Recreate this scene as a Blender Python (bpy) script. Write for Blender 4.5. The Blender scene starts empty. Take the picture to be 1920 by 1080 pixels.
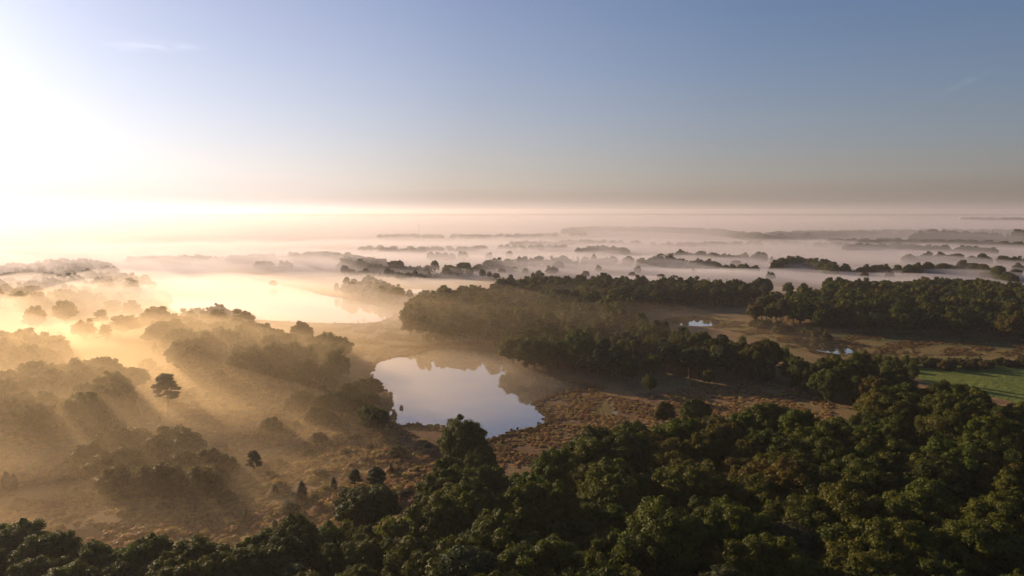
import bpy, math, random
import numpy as np
from mathutils import Vector, Matrix, Euler

random.seed(7); rng = np.random.default_rng(7)
SC = bpy.context.scene; COL = SC.collection
R = math.radians

# ------------------------------------------------------------------ camera
CAM_H, F, PITCH = 60.0, 1280.0, R(6.46)      # metres up, focal length in photo pixels, tilt down
cam_d = bpy.data.cameras.new('camera'); cam = bpy.data.objects.new('camera', cam_d); COL.objects.link(cam)
cam_d.sensor_width = 36; cam_d.lens = 24; cam_d.clip_start = 0.5; cam_d.clip_end = 60000
cam.location = (0, 0, CAM_H); cam.rotation_euler = (math.pi/2 - PITCH, 0, 0)
SC.camera = cam

# ------------------------------------------------------------------ light
SUN_AZ, SUN_EL = R(-48), R(13)             # left of the view axis (+Y), above the horizon
SUN = Vector((math.sin(SUN_AZ)*math.cos(SUN_EL), math.cos(SUN_AZ)*math.cos(SUN_EL), math.sin(SUN_EL)))
ld = bpy.data.lights.new('sun', 'SUN'); ld.energy = 4.2; ld.angle = R(0.5); ld.color = (1.0, 0.76, 0.50)
lo = bpy.data.objects.new('sun', ld); COL.objects.link(lo)
lo.rotation_euler = SUN.to_track_quat('Z', 'Y').to_euler(); lo.location = SUN*500

w = bpy.data.worlds.new('World'); SC.world = w; w.use_nodes = True
nt = w.node_tree; N = nt.nodes; L = nt.links; N.clear()
def nd(t, **k):
    n = N.new(t)
    for a, b in k.items(): setattr(n, a, b)
    return n
def mth(op, a, b=None, clamp=False):
    n = nd('ShaderNodeMath', operation=op, use_clamp=clamp)
    for i, v in enumerate((a, b)):
        if v is None: continue
        if isinstance(v, (int, float)): n.inputs[i].default_value = v
        else: L.new(v, n.inputs[i])
    return n.outputs[0]
sky = nd('ShaderNodeTexSky', sky_type='NISHITA'); sky.sun_disc = False
sky.sun_elevation = SUN_EL; sky.sun_rotation = SUN_AZ; sky.altitude = 60
sky.air_density = 1.0; sky.dust_density = 0.35; sky.ozone_density = 3.5
tc = nd('ShaderNodeTexCoord')
sep = nd('ShaderNodeSeparateXYZ'); L.new(tc.outputs['Generated'], sep.inputs[0])
dot = nd('ShaderNodeVectorMath', operation='DOT_PRODUCT'); L.new(tc.outputs['Generated'], dot.inputs[0]); dot.inputs[1].default_value = SUN
c = dot.outputs['Value']
zpos = mth('MAXIMUM', sep.outputs[2], 0.0)
# wobble the haze band a little so that it lies in uneven streaks along the horizon
mp = nd('ShaderNodeMapping'); L.new(tc.outputs['Generated'], mp.inputs[0]); mp.inputs['Scale'].default_value = (1.6, 1.6, 34)
nz = nd('ShaderNodeTexNoise'); L.new(mp.outputs[0], nz.inputs[0]); nz.inputs['Scale'].default_value = 1.3; nz.inputs['Detail'].default_value = 3
zz = mth('ADD', zpos, mth('MULTIPLY', mth('SUBTRACT', nz.outputs[0], 0.5), 0.035))
band = mth('MULTIPLY', mth('POWER', 2.718, mth('MULTIPLY', mth('MAXIMUM', zz, 0.0), -6.5)), 0.94)
ramp = nd('ShaderNodeValToRGB'); L.new(mth('ADD', mth('MULTIPLY', c, 0.5), 0.5), ramp.inputs[0])
cr = ramp.color_ramp
def stop(p, col, first=[0]):
    e = cr.elements[first[0]] if first[0] < 2 else cr.elements.new(p)
    first[0] += 1; e.position = p; e.color = (*col, 1)
stop(0.0, (.22, .19, .20)); stop(1.0, (1.0, .94, .96))
stop(0.5, (.275, .217, .195)); stop(0.72, (.41, .32, .275)); stop(0.86, (.60, .48, .42)); stop(0.93, (.84, .73, .71))
glow = mth('POWER', mth('MAXIMUM', c, 0.0), 3.6)
glow2 = mth('POWER', mth('MAXIMUM', c, 0.0), 60.0)
def vec(op, a, b):
    n = nd('ShaderNodeVectorMath', operation=op)
    for i, v in enumerate((a, b)):
        if isinstance(v, tuple): n.inputs[i].default_value = v
        else: L.new(v, n.inputs[i])
    return n.outputs[0]
def scl(colr, f):
    n = nd('ShaderNodeVectorMath', operation='SCALE')
    if isinstance(colr, tuple): n.inputs[0].default_value = colr
    else: L.new(colr, n.inputs[0])
    if isinstance(f, (int, float)): n.inputs['Scale'].default_value = f
    else: L.new(f, n.inputs['Scale'])
    return n.outputs[0]
mix = nd('ShaderNodeMix', data_type='RGBA'); L.new(band, mix.inputs['Factor'])
L.new(vec('MULTIPLY', sky.outputs[0], (.84, .94, 1.06)), mix.inputs['A']); L.new(scl(ramp.outputs[0], 10.0), mix.inputs['B'])
tot = vec('ADD', mix.outputs['Result'], vec('ADD', scl((2.2, 1.35, 1.15), glow), scl((1.5, 1.4, 2.2), glow2)))
# a thin grey layer of high haze lying just above the horizon
lay = mth('POWER', 2.718, mth('MULTIPLY', mth('POWER', mth('MULTIPLY', mth('SUBTRACT', zz, 0.019), 72.0), 2.0), -1.0))
tot = scl(tot, mth('SUBTRACT', 1.0, mth('MULTIPLY', lay, 0.09)))
tot = scl(tot, mth('ADD', 1.0, mth('MULTIPLY', mth('POWER', 2.718, mth('MULTIPLY', mth('POWER', mth('MULTIPLY', zpos, 95.0), 2.0), -1.0)), 0.24)))   # brighter right above the mist
# two faint wisps of cirrus
def wisp(px, py, half, thick, slope, amount):
    global tot
    x_, y_ = (px-960)/F, -(py-540)/F
    d0 = Vector((x_, math.cos(PITCH)+y_*math.sin(PITCH), -math.sin(PITCH)+y_*math.cos(PITCH))).normalized()
    rt = d0.cross(Vector((0, 0, 1))).normalized(); up_ = rt.cross(d0).normalized()
    rt, up_ = rt*math.cos(slope)+up_*math.sin(slope), up_*math.cos(slope)-rt*math.sin(slope)
    def dp(v):
        n = nd('ShaderNodeVectorMath', operation='DOT_PRODUCT'); L.new(tc.outputs['Generated'], n.inputs[0]); n.inputs[1].default_value = v; return n.outputs['Value']
    u, v = mth('MULTIPLY', dp(rt), 1/half), mth('MULTIPLY', dp(up_), 1/thick)
    n2 = nd('ShaderNodeTexNoise'); mp2 = nd('ShaderNodeMapping'); L.new(tc.outputs['Generated'], mp2.inputs[0]); mp2.inputs['Scale'].default_value = (30, 30, 160)
    L.new(mp2.outputs[0], n2.inputs[0]); n2.inputs['Scale'].default_value = 1.0; n2.inputs['Detail'].default_value = 4
    g_ = mth('POWER', 2.718, mth('MULTIPLY', mth('ADD', mth('MULTIPLY', u, u), mth('MULTIPLY', v, v)), -1.0))
    front = mth('GREATER_THAN', dp(d0), 0.0)
    tot = vec('ADD', tot, scl((1.0, .86, .80), mth('MULTIPLY', mth('MULTIPLY', mth('MULTIPLY', g_, front), mth('MAXIMUM', mth('SUBTRACT', n2.outputs[0], 0.3), 0.0)), amount)))
wisp(285, 88, .045, .0048, R(5), 5.0); wisp(1815, 152, .022, .003, R(22), 1.2)
bg = nd('ShaderNodeBackground'); L.new(tot, bg.inputs[0]); bg.inputs[1].default_value = 0.05
wo = nd('ShaderNodeOutputWorld'); L.new(bg.outputs[0], wo.inputs[0])

SC.view_settings.view_transform = 'Standard'; SC.view_settings.look = 'None'
SC.view_settings.exposure = 1.0; SC.view_settings.gamma = 1.0; SC.view_settings.use_curve_mapping = False
SC.render.engine = 'CYCLES'
cy = SC.cycles
cy.max_bounces = 6; cy.diffuse_bounces = 2; cy.glossy_bounces = 2; cy.transmission_bounces = 3; cy.volume_bounces = 1
cy.transparent_max_bounces = 8; cy.use_denoising = True; cy.use_adaptive_sampling = True; cy.adaptive_threshold = 0.02
cy.caustics_reflective = False; cy.caustics_refractive = False; cy.sample_clamp_indirect = 6

# ------------------------------------------------------------------ helpers
def at(px, py, z=0.0):
    """the point at height z that the photograph shows at pixel (px, py)"""
    x, y = (px-960)/F, -(py-540)/F
    dx, dy, dz = x, math.cos(PITCH)+y*math.sin(PITCH), -math.sin(PITCH)+y*math.cos(PITCH)
    t = (z-CAM_H)/dz
    return (dx*t, dy*t)
def px_of(x, y, z=0):
    dy, dz = y, z-CAM_H; f = dy*math.cos(PITCH)-dz*math.sin(PITCH); u = dy*math.sin(PITCH)+dz*math.cos(PITCH)
    return 960+F*x/f, 540-F*u/f
def apply_tags(o, label=None, cat=None, group=None, kind=None):
    if label: o['label'] = label
    if cat: o['category'] = cat
    if group: o['group'] = group
    if kind: o['kind'] = kind
    return o
def mesh_from(name, V, Fc, mats, mi=None, smooth=False):
    me = bpy.data.meshes.new(name); V = np.asarray(V, np.float32)
    if isinstance(Fc, np.ndarray):
        k = Fc.shape[1]; n = len(Fc)
        me.vertices.add(len(V)); me.vertices.foreach_set('co', V.ravel())
        me.loops.add(n*k); me.loops.foreach_set('vertex_index', Fc.astype(np.int32).ravel())
        me.polygons.add(n); me.polygons.foreach_set('loop_start', np.arange(0, n*k, k, dtype=np.int32))
        me.update(calc_edges=True)
    else:
        me.from_pydata([tuple(v) for v in V.tolist()], [], Fc)
    for m in mats: me.materials.append(m)
    if mi is not None: me.polygons.foreach_set('material_index', np.asarray(mi, np.int32))
    if smooth: me.polygons.foreach_set('use_smooth', np.ones(len(me.polygons), bool))
    me.update(); return me
def link(name, me, parent=None):
    o = bpy.data.objects.new(name, me); COL.objects.link(o)
    if parent: o.parent = parent
    return o
def tri_join(parts):
    """parts: list of (V, F(n,3)) -> one"""
    Vs, Fs, off = [], [], 0
    for V, Fc in parts:
        Vs.append(V); Fs.append(np.asarray(Fc)+off); off += len(V)
    return np.concatenate(Vs), np.concatenate(Fs)
def ico(sub=1):
    t = (1+5**.5)/2
    V = [(-1,t,0),(1,t,0),(-1,-t,0),(1,-t,0),(0,-1,t),(0,1,t),(0,-1,-t),(0,1,-t),(t,0,-1),(t,0,1),(-t,0,-1),(-t,0,1)]
    Fc = [(0,11,5),(0,5,1),(0,1,7),(0,7,10),(0,10,11),(1,5,9),(5,11,4),(11,10,2),(10,7,6),(7,1,8),(3,9,4),(3,4,2),(3,2,6),(3,6,8),(3,8,9),(4,9,5),(2,4,11),(6,2,10),(8,6,7),(9,8,1)]
    V = [np.array(v)/np.linalg.norm(v) for v in V]
    for _ in range(sub):
        cache = {}; nf = []
        def mid(a, b):
            k = (min(a, b), max(a, b))
            if k not in cache:
                m = V[a]+V[b]; V.append(m/np.linalg.norm(m)); cache[k] = len(V)-1
            return cache[k]
        for a, b, c_ in Fc:
            x, y, z = mid(a, b), mid(b, c_), mid(c_, a)
            nf += [(a, x, z), (b, y, x), (c_, z, y), (x, y, z)]
        Fc = nf
    return np.array(V), np.array(Fc)
ICO1, ICO2, ICO0 = ico(1), ico(2), ico(0)

# ------------------------------------------------------------------ materials
class M:
    def __init__(s, name):
        s.m = bpy.data.materials.new(name); s.m.use_nodes = True; s.t = s.m.node_tree; s.t.nodes.clear()
        s.out = s.n('ShaderNodeOutputMaterial')
    def n(s, t, **k):
        x = s.t.nodes.new(t)
        for a, b in k.items(): setattr(x, a, b)
        return x
    def l(s, a, b): s.t.links.new(a, b)
    def noise(s, co, scale, detail=4, rough=.6):
        x = s.n('ShaderNodeTexNoise'); x.inputs['Scale'].default_value = scale; x.inputs['Detail'].default_value = detail
        x.inputs['Roughness'].default_value = rough; s.l(co, x.inputs['Vector']); return x.outputs[0]
    def ramp(s, f, stops, interp='LINEAR'):
        x = s.n('ShaderNodeValToRGB'); s.l(f, x.inputs[0]); e = x.color_ramp.elements; x.color_ramp.interpolation = interp
        for i, (p, col) in enumerate(stops):
            q = e[i] if i < 2 else e.new(p)
            q.position = p; q.color = (*col, 1)
        return x.outputs[0]
    def mixc(s, f, a, b, mode='MIX'):
        x = s.n('ShaderNodeMix', data_type='RGBA', blend_type=mode)
        if isinstance(f, float): x.inputs['Factor'].default_value = f
        else: s.l(f, x.inputs['Factor'])
        for k, v in (('A', a), ('B', b)):
            if isinstance(v, tuple): x.inputs[k].default_value = (*v, 1)
            else: s.l(v, x.inputs[k])
        return x.outputs['Result']
def leaf_mat(name, stops, trans=.45, gain=.78, rough=.6):
    m = M(name)
    oi = m.n('ShaderNodeObjectInfo'); tcn = m.n('ShaderNodeTexCoord')
    col = m.ramp(oi.outputs['Random'], [(p, tuple(v*gain for v in c_)) for p, c_ in stops])
    nz_ = m.noise(tcn.outputs['Object'], .55, 3)
    col = m.mixc(m.ramp(nz_, [(.3, (0, 0, 0)), (.7, (1, 1, 1))]), m.mixc(1.0, col, (.72, .76, .8), 'MULTIPLY'), m.mixc(1.0, col, (1.35, 1.22, .9), 'MULTIPLY'))
    d = m.n('ShaderNodeBsdfPrincipled'); m.l(col, d.inputs['Base Color']); d.inputs['Roughness'].default_value = rough
    d.inputs['Specular IOR Level'].default_value = .1
    t = m.n('ShaderNodeBsdfTranslucent'); m.l(m.mixc(1.0, col, (1.5, 1.6, .7), 'MULTIPLY'), t.inputs[0])
    mx = m.n('ShaderNodeMixShader'); mx.inputs[0].default_value = trans
    m.l(d.outputs[0], mx.inputs[1]); m.l(t.outputs[0], mx.inputs[2]); m.l(mx.outputs[0], m.out.inputs[0])
    return m.m
MAT = {}
MAT['oak'] = leaf_mat('oak_leaves', trans=.3, gain=.88, stops=[(0, (.044, .054, .009)), (.3, (.068, .080, .011)), (.55, (.086, .084, .012)), (.8, (.066, .092, .011)), (.93, (.095, .085, .014)), (1, (.10, .066, .014))])
MAT['pine'] = leaf_mat('pine_needles', [(0, (.030, .050, .022)), (.6, (.045, .062, .026)), (1, (.07, .07, .03))], .25)
MAT['birch'] = leaf_mat('birch_leaves', [(0, (.065, .085, .022)), (.5, (.085, .098, .026)), (1, (.11, .10, .03))], .4)
MAT['bush'] = leaf_mat('bush_leaves', [(0, (.06, .06, .025)), (.5, (.085, .075, .03)), (1, (.13, .095, .045))], .45)
MAT['juniper'] = leaf_mat('juniper_needles', [(0, (.035, .05, .028)), (1, (.06, .065, .035))], .25)
MAT['spruce'] = leaf_mat('spruce_needles', [(0, (.025, .042, .022)), (1, (.045, .055, .028))], .2)
MAT['heather'] = leaf_mat('heather_tufts', [(0, (.12, .065, .04)), (.3, (.22, .115, .085)), (.55, (.28, .17, .08)), (.8, (.34, .23, .09)), (1, (.18, .14, .05))], .4, 1.25)
MAT['reed'] = leaf_mat('reed_tufts', [(0, (.16, .09, .04)), (.5, (.24, .14, .06)), (1, (.14, .11, .04))], .4, 1.0)
def bark_mat(name, a, b):
    m = M(name); tcn = m.n('ShaderNodeTexCoord'); d = m.n('ShaderNodeBsdfPrincipled')
    f = m.noise(tcn.outputs['Object'], 3.0); m.l(m.ramp(f, [(.35, a), (.65, b)]), d.inputs['Base Color']); d.inputs['Roughness'].default_value = .9
    m.l(d.outputs[0], m.out.inputs[0]); return m.m
MAT['bark'] = bark_mat('oak_bark', (.06, .045, .03), (.12, .095, .07))
MAT['pine_bark'] = bark_mat('pine_bark', (.12, .06, .035), (.22, .12, .07))
MAT['birch_bark'] = bark_mat('birch_bark', (.10, .09, .08), (.5, .48, .45))

def ground_mat(name, zones, bump=.5, bscale=.9, streak=None):
    m = M(name); g = m.n('ShaderNodeNewGeometry'); co = g.outputs['Position']
    if streak:
        mp_ = m.n('ShaderNodeMapping'); m.l(co, mp_.inputs[0]); mp_.inputs['Scale'].default_value = streak[0]; mp_.inputs['Rotation'].default_value = (0, 0, streak[1]); co2 = mp_.outputs[0]
    else: co2 = co
    big = m.noise(co2, .018, 5, .6); mid_ = m.noise(co2, .12, 5, .65); fine = m.noise(co, 1.1, 5, .7)
    a, b, c_, d_ = zones
    col = m.mixc(m.ramp(big, [(.42, (0, 0, 0)), (.58, (1, 1, 1))]), m.mixc(m.ramp(mid_, [(.42, (0, 0, 0)), (.6, (1, 1, 1))]), a, b), m.mixc(m.ramp(mid_, [(.38, (0, 0, 0)), (.62, (1, 1, 1))]), c_, d_))
    col = m.mixc(.8, col, m.ramp(fine, [(.3, (.55, .55, .55)), (.7, (1.35, 1.35, 1.35))]), 'MULTIPLY')
    p = m.n('ShaderNodeBsdfPrincipled'); m.l(col, p.inputs['Base Color']); p.inputs['Roughness'].default_value = .95
    p.inputs['Specular IOR Level'].default_value = .1
    bp = m.n('ShaderNodeBump'); bp.inputs['Strength'].default_value = bump; bp.inputs['Distance'].default_value = .5
    f2 = m.noise(co, bscale, 4, .6); m.l(f2, bp.inputs['Height']); m.l(bp.outputs[0], p.inputs['Normal'])
    m.l(p.outputs[0], m.out.inputs[0]); return m.m
MAT['heath'] = ground_mat('heath_ground', ((.16, .09, .05), (.25, .15, .06), (.24, .17, .065), (.16, .105, .05)))
MAT['marsh'] = ground_mat('marsh_grass', ((.22, .17, .08), (.28, .21, .10), (.18, .15, .06), (.25, .17, .08)))
MAT['meadow'] = ground_mat('dry_meadow', ((.21, .125, .045), (.13, .105, .035), (.075, .08, .025), (.23, .15, .05)), streak=((.8, 4.5, 1), R(-12)))
MAT['shade_green'] = ground_mat('shade_toned_grass', ((.07, .08, .025), (.10, .095, .03), (.06, .065, .02), (.13, .10, .035)), streak=((.8, 4.5, 1), R(-12)))  # green grass, darkened to carry the shade of the right wood
MAT['green'] = ground_mat('pasture_grass', ((.10, .125, .022), (.135, .155, .03), (.085, .11, .02), (.14, .15, .035)), 1.0, .45, streak=((1.2, .5, 1), R(25)))
MAT['path'] = ground_mat('sand_path', ((.22, .18, .14), (.26, .21, .16), (.20, .16, .12), (.25, .2, .15)), .2)
MAT['shore'] = ground_mat('reedy_shore', ((.14, .075, .035), (.20, .11, .05), (.10, .075, .03), (.17, .09, .04)))
def water_mat():
    m = M('still_water'); g = m.n('ShaderNodeNewGeometry')
    gl = m.n('ShaderNodeBsdfGlossy'); gl.inputs['Roughness'].default_value = .02; gl.inputs['Color'].default_value = (.92, .92, .87, 1)
    df = m.n('ShaderNodeBsdfDiffuse'); df.inputs[0].default_value = (.015, .018, .02, 1)
    bp = m.n('ShaderNodeBump'); bp.inputs['Strength'].default_value = .03; bp.inputs['Distance'].default_value = .05
    m.l(m.noise(g.outputs['Position'], .8, 2), bp.inputs['Height']); m.l(bp.outputs[0], gl.inputs['Normal'])
    mx = m.n('ShaderNodeMixShader')
    fr = m.n('ShaderNodeFresnel'); fr.inputs[0].default_value = 1.33
    mr = m.n('ShaderNodeMapRange'); m.l(fr.outputs[0], mr.inputs[0]); mr.inputs[1].default_value = 0; mr.inputs[2].default_value = .35; mr.inputs[3].default_value = .25; mr.inputs[4].default_value = .85
    m.l(mr.outputs[0], mx.inputs[0]); m.l(df.outputs[0], mx.inputs[1]); m.l(gl.outputs[0], mx.inputs[2]); m.l(mx.outputs[0], m.out.inputs[0]); return m.m
MAT['water'] = water_mat()
def vol_mat(name, dens, aniso, col=(1, 1, 1)):
    m = M(name); v = m.n('ShaderNodeVolumePrincipled'); v.inputs['Color'].default_value = (*col, 1)
    v.inputs['Density'].default_value = dens; v.inputs['Anisotropy'].default_value = aniso
    m.l(v.outputs[0], m.out.inputs['Volume']); return m.m

# ------------------------------------------------------------------ ground sheets
def poly_world(pts): return np.array([at(*p) for p in pts])
def smooth_poly(P, amp, seg=3.0, rounds=2, seed=0):
    P = np.asarray(P, float)
    for _ in range(rounds):                                     # corner cutting
        Q = np.roll(P, -1, 0); P = np.stack([.75*P+.25*Q, .25*P+.75*Q], 1).reshape(-1, 2)
    out = []
    for a, b in zip(P, np.roll(P, -1, 0)):
        n = max(1, int(np.linalg.norm(b-a)/seg)); out += [a+(b-a)*k/n for k in range(n)]
    P = np.array(out); r = np.random.default_rng(seed)
    T = np.roll(P, -1, 0)-np.roll(P, 1, 0); Nn = np.stack([-T[:, 1], T[:, 0]], 1)/(np.linalg.norm(T, axis=1)[:, None]+1e-6)
    d = np.zeros(len(P)); n = len(P); s = np.arange(n)
    for k in (2, 3, 5, 9, 17, 31, 57, 90):
        if k < n/3: d += np.sin(2*math.pi*k*s/n+r.uniform(0, 7))*r.uniform(.5, 1)/k**.55
    d += r.normal(0, .18, n)
    return P+Nn*(d*amp)[:, None]
def sheet(name, P, z, mat):
    me = bpy.data.meshes.new(name); me.from_pydata([(x, y, z) for x, y in P], [], [list(range(len(P)))])
    me.materials.append(mat); me.update()
    o = link(name, me); o['kind'] = 'structure'
    if me.polygons[0].normal.z < 0: me.flip_normals()
    return o
A = np.linspace(0, 2*math.pi, 97)[:-1]
sheet('ground', np.stack([np.cos(A)*14000, np.sin(A)*14000], 1), 0, MAT['heath'])

def inside(P, x, y):
    P = np.asarray(P); x = np.asarray(x); y = np.asarray(y); r = np.zeros(x.shape, bool); n = len(P)
    for i in range(n):
        x1, y1 = P[i]; x2, y2 = P[i-1]
        c_ = ((y1 > y) != (y2 > y)) & (x < (x2-x1)*(y-y1)/(y2-y1+1e-12)+x1); r ^= c_
    return r
def sample_poly(P, dmin, seed, n_try=None, jitter=.45):
    """hexagonal jittered points inside the polygon, about dmin apart"""
    P = np.asarray(P); r = np.random.default_rng(seed); lo_, hi_ = P.min(0), P.max(0)
    xs = np.arange(lo_[0], hi_[0]+dmin, dmin); ys = np.arange(lo_[1], hi_[1]+dmin, dmin*.87)
    X, Y = np.meshgrid(xs, ys); X[1::2] += dmin/2
    X = X+r.uniform(-jitter, jitter, X.shape)*dmin; Y = Y+r.uniform(-jitter, jitter, Y.shape)*dmin
    k = inside(P, X, Y); return np.stack([X[k], Y[k]], 1)

POND = smooth_poly(poly_world([(700,690),(712,676),(740,669),(790,662),(815,650),(915,650),(960,690),(1010,706),(1085,716),(1130,724),(1120,733),(1075,734),(1045,742),(1003,756),(1012,768),(1031,783),(1026,797),(985,806),(935,822),(900,834),(850,822),(838,803),(800,796),(742,797),(731,775),(738,757),(728,741),(706,722),(690,703)]), .8, 1.4, 1, 1)
LAKE = smooth_poly(poly_world([(743,590),(715,604),(640,608),(500,601),(400,592),(310,582),(330,560),(290,540),(240,517),(210,492),(240,488),(330,496),(430,513),(540,535),(600,553),(660,563),(720,575)]), 1.6, 3, 2, 2)
sheet('marsh_ground', smooth_poly(poly_world([(480,600),(640,612),(760,590),(790,560),(860,560),(930,640),(920,690),(840,690),(760,655),(700,672),(640,680),(560,650),(470,640)]), 3, 4, 2, 5), .004, MAT['marsh'])
sheet('shore_ground', smooth_poly(poly_world([(1090,728),(1130,735),(1210,760),(1230,800),(1100,850),(960,870),(820,850),(760,830),(690,800),(690,740),(660,700),(700,672),(820,640),(940,640),(1000,690)]), 2, 4, 2, 6), .008, MAT['shore'])
sheet('meadow', smooth_poly(poly_world([(1250,588),(1340,590),(1420,608),(1520,622),(1640,632),(1760,636),(1950,655),(2050,670),(2050,690),(1900,672),(1760,672),(1640,676),(1560,674),(1470,650),(1380,620),(1250,600)]), 2.5, 4, 2, 7), .006, MAT['meadow'])
sheet('shade_toned_meadow', smooth_poly(poly_world([(1480,614),(1600,622),(1750,626),(1920,638),(2100,650),(2100,672),(1920,656),(1760,648),(1640,640),(1560,632)]), 2.0, 4, 2, 17), .010, MAT['shade_green'])  # dark green grass strip with the wood's shade put into its colour
sheet('pasture', smooth_poly(poly_world([(1700,676),(1800,672),(1920,676),(2150,690),(2200,790),(1940,770),(1860,745),(1740,725)]), 1.5, 4, 1, 8), .012, MAT['green'])
sheet('grass_patch', smooth_poly(poly_world([(1095,790),(1110,775),(1122,752),(1140,746),(1150,770),(1158,800),(1120,803)]), .8, 2, 2, 9), .014, MAT['meadow'])
sheet('path', smooth_poly(poly_world([(1139,738),(1147,742),(1160,770),(1164,815),(1155,815),(1150,775)]), .12, 2, 1, 10), .018, MAT['path'])
sheet('pond', POND, .03, MAT['water']); sheet('lake', LAKE, .03, MAT['water'])
POOLS = (('pool', [(640,519),(660,516),(700,518),(688,523),(645,523)], 11), ('pool', [(738,547),(770,541),(800,543),(796,549),(760,552)], 12),
                   ('pool', [(812,541),(835,537),(850,539),(838,543)], 13), ('pool', [(1240,596),(1300,592),(1345,599),(1356,607),(1330,613),(1262,609)], 14),
                   ('pool', [(1480,632),(1540,638),(1612,655),(1600,663),(1560,664),(1500,650)], 15), ('pool', [(1075,520),(1090,514),(1130,513),(1120,519)], 16))
for nm, pl, s_ in POOLS:
    sheet(nm, smooth_poly(poly_world(pl), .14, 3, 1, s_), .034, MAT['water'])

# ------------------------------------------------------------------ tree prototypes (meshes only)
def leaves(C, Rr, n, size, r, squash=1.0, up=.25, spread=.7, cover=-.55):
    """n small rhombic leaf sprays on the surface of a lobe"""
    d = r.normal(size=(int(n*1.8), 3)); d /= np.linalg.norm(d, axis=1)[:, None]; d = d[d[:, 2] > cover][:n]
    rad = Rr*(1+r.normal(0, .10, len(d)))
    P = C+d*rad[:, None]*np.array([1, 1, squash])
    nn = d+r.normal(0, spread*.6, d.shape); nn[:, 2] += up; nn /= np.linalg.norm(nn, axis=1)[:, None]
    a = np.cross(nn, r.normal(size=nn.shape)); a /= np.linalg.norm(a, axis=1)[:, None]; b = np.cross(nn, a)
    s = (size*r.uniform(.6, 1.3, len(d)))[:, None]
    V = np.stack([P-a*s, P-b*s*.6, P+a*s, P+b*s*.6+nn*s*.25], 1).reshape(-1, 3)
    i = np.arange(len(d))[:, None]*4
    Fc = np.concatenate([i+[0, 1, 2], i+[0, 2, 3]], 0); return V, Fc
def core(C, Rr, r, squash=1.0, ic=None):
    V, Fc = ic or ICO1
    return C+V*Rr*(1+r.normal(0, .08, (len(V), 1)))*np.array([1, 1, squash]), Fc
def tube(p0, p1, r0, r1, n=6, bend=None):
    p0, p1 = np.array(p0, float), np.array(p1, float); k = 4; Vs = []
    ax = p1-p0; ax /= np.linalg.norm(ax); u = np.cross(ax, [.3, .9, .1]); u /= np.linalg.norm(u); v = np.cross(ax, u)
    for i in range(k):
        t = i/(k-1); c_ = p0+(p1-p0)*t+(np.array(bend)*math.sin(t*math.pi) if bend is not None else 0)
        rr = r0+(r1-r0)*t
        Vs += [c_+(u*math.cos(a)+v*math.sin(a))*rr for a in np.linspace(0, 2*math.pi, n, endpoint=False)]
    Fs = []
    for i in range(k-1):
        for j in range(n):
            a, b, c_, d = i*n+j, i*n+(j+1) % n, (i+1)*n+(j+1) % n, (i+1)*n+j; Fs += [(a, b, c_), (a, c_, d)]
    return np.array(Vs), np.array(Fs)
def trunk_mesh(kind, seed, h, rb, top, limbs, reach, mat):
    r = np.random.default_rng(seed); parts = [tube((0, 0, -.2), (r.normal(0, .3), r.normal(0, .3), top), rb, rb*.35, 8, (r.normal(0, .25), r.normal(0, .25), 0))]
    for i in range(limbs):
        a = i*2.4+r.uniform(0, 1); z0 = top*r.uniform(.35, .85); z1 = z0+reach*r.uniform(.3, .8)
        parts.append(tube((0, 0, z0), (math.cos(a)*reach, math.sin(a)*reach, z1), rb*.4, rb*.1, 5, (0, 0, -.3)))
    V, Fc = tri_join(parts); return mesh_from(kind, V, Fc, [mat], smooth=True)

def fib(n, r, zmin=-.3):
    i = np.arange(n)+.5; z = 1-(1-zmin)*i/n; ph = i*2.39996+r.uniform(0, 6); q = np.sqrt(np.maximum(0, 1-z*z))
    return np.stack([q*np.cos(ph), q*np.sin(ph), z], 1)
# every prototype crown is built for a tree 12 m tall unless stated
def oak_crown(seed, wide=5.6, ztop=12.5, zc=6.6, n=78, per=210, leaf=.20, lr=1.05):
    r = np.random.default_rng(seed); parts = []
    el = np.array([wide*r.uniform(.85, 1.12), wide*r.uniform(.85, 1.12), ztop-zc])
    ph = r.uniform(0, 6, 3)
    for d in fib(n, r):
        a = math.atan2(d[1], d[0]); wob = 1+.13*math.sin(2*a+ph[0])+.10*math.sin(3*a+ph[1])+r.normal(0, .10)
        C = d*el*wob*(1-.18)+np.array([0, 0, zc]); Rr = lr*r.uniform(.65, 1.35)
        parts.append(core(C, Rr*.82, r, .85)); parts.append(leaves(C, Rr, int(per*(Rr/lr)**2), leaf, r, .85))
        for q in range(3):                                         # secondary knobs
            dd = d+r.normal(0, .55, 3); dd /= np.linalg.norm(dd); C2 = C+dd*Rr*.85; R2 = Rr*r.uniform(.3, .5)
            parts.append(leaves(C2, R2, int(per*.18), leaf*.9, r, .9))
    parts.append(core(np.array([0, 0, zc+.3]), 1.0, r, 1.0, ICO2)); V, F_ = parts[-1]; parts[-1] = ((V-[0, 0, zc+.3])*el*.64+[0, 0, zc+.3], F_)
    return tri_join(parts)
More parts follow.
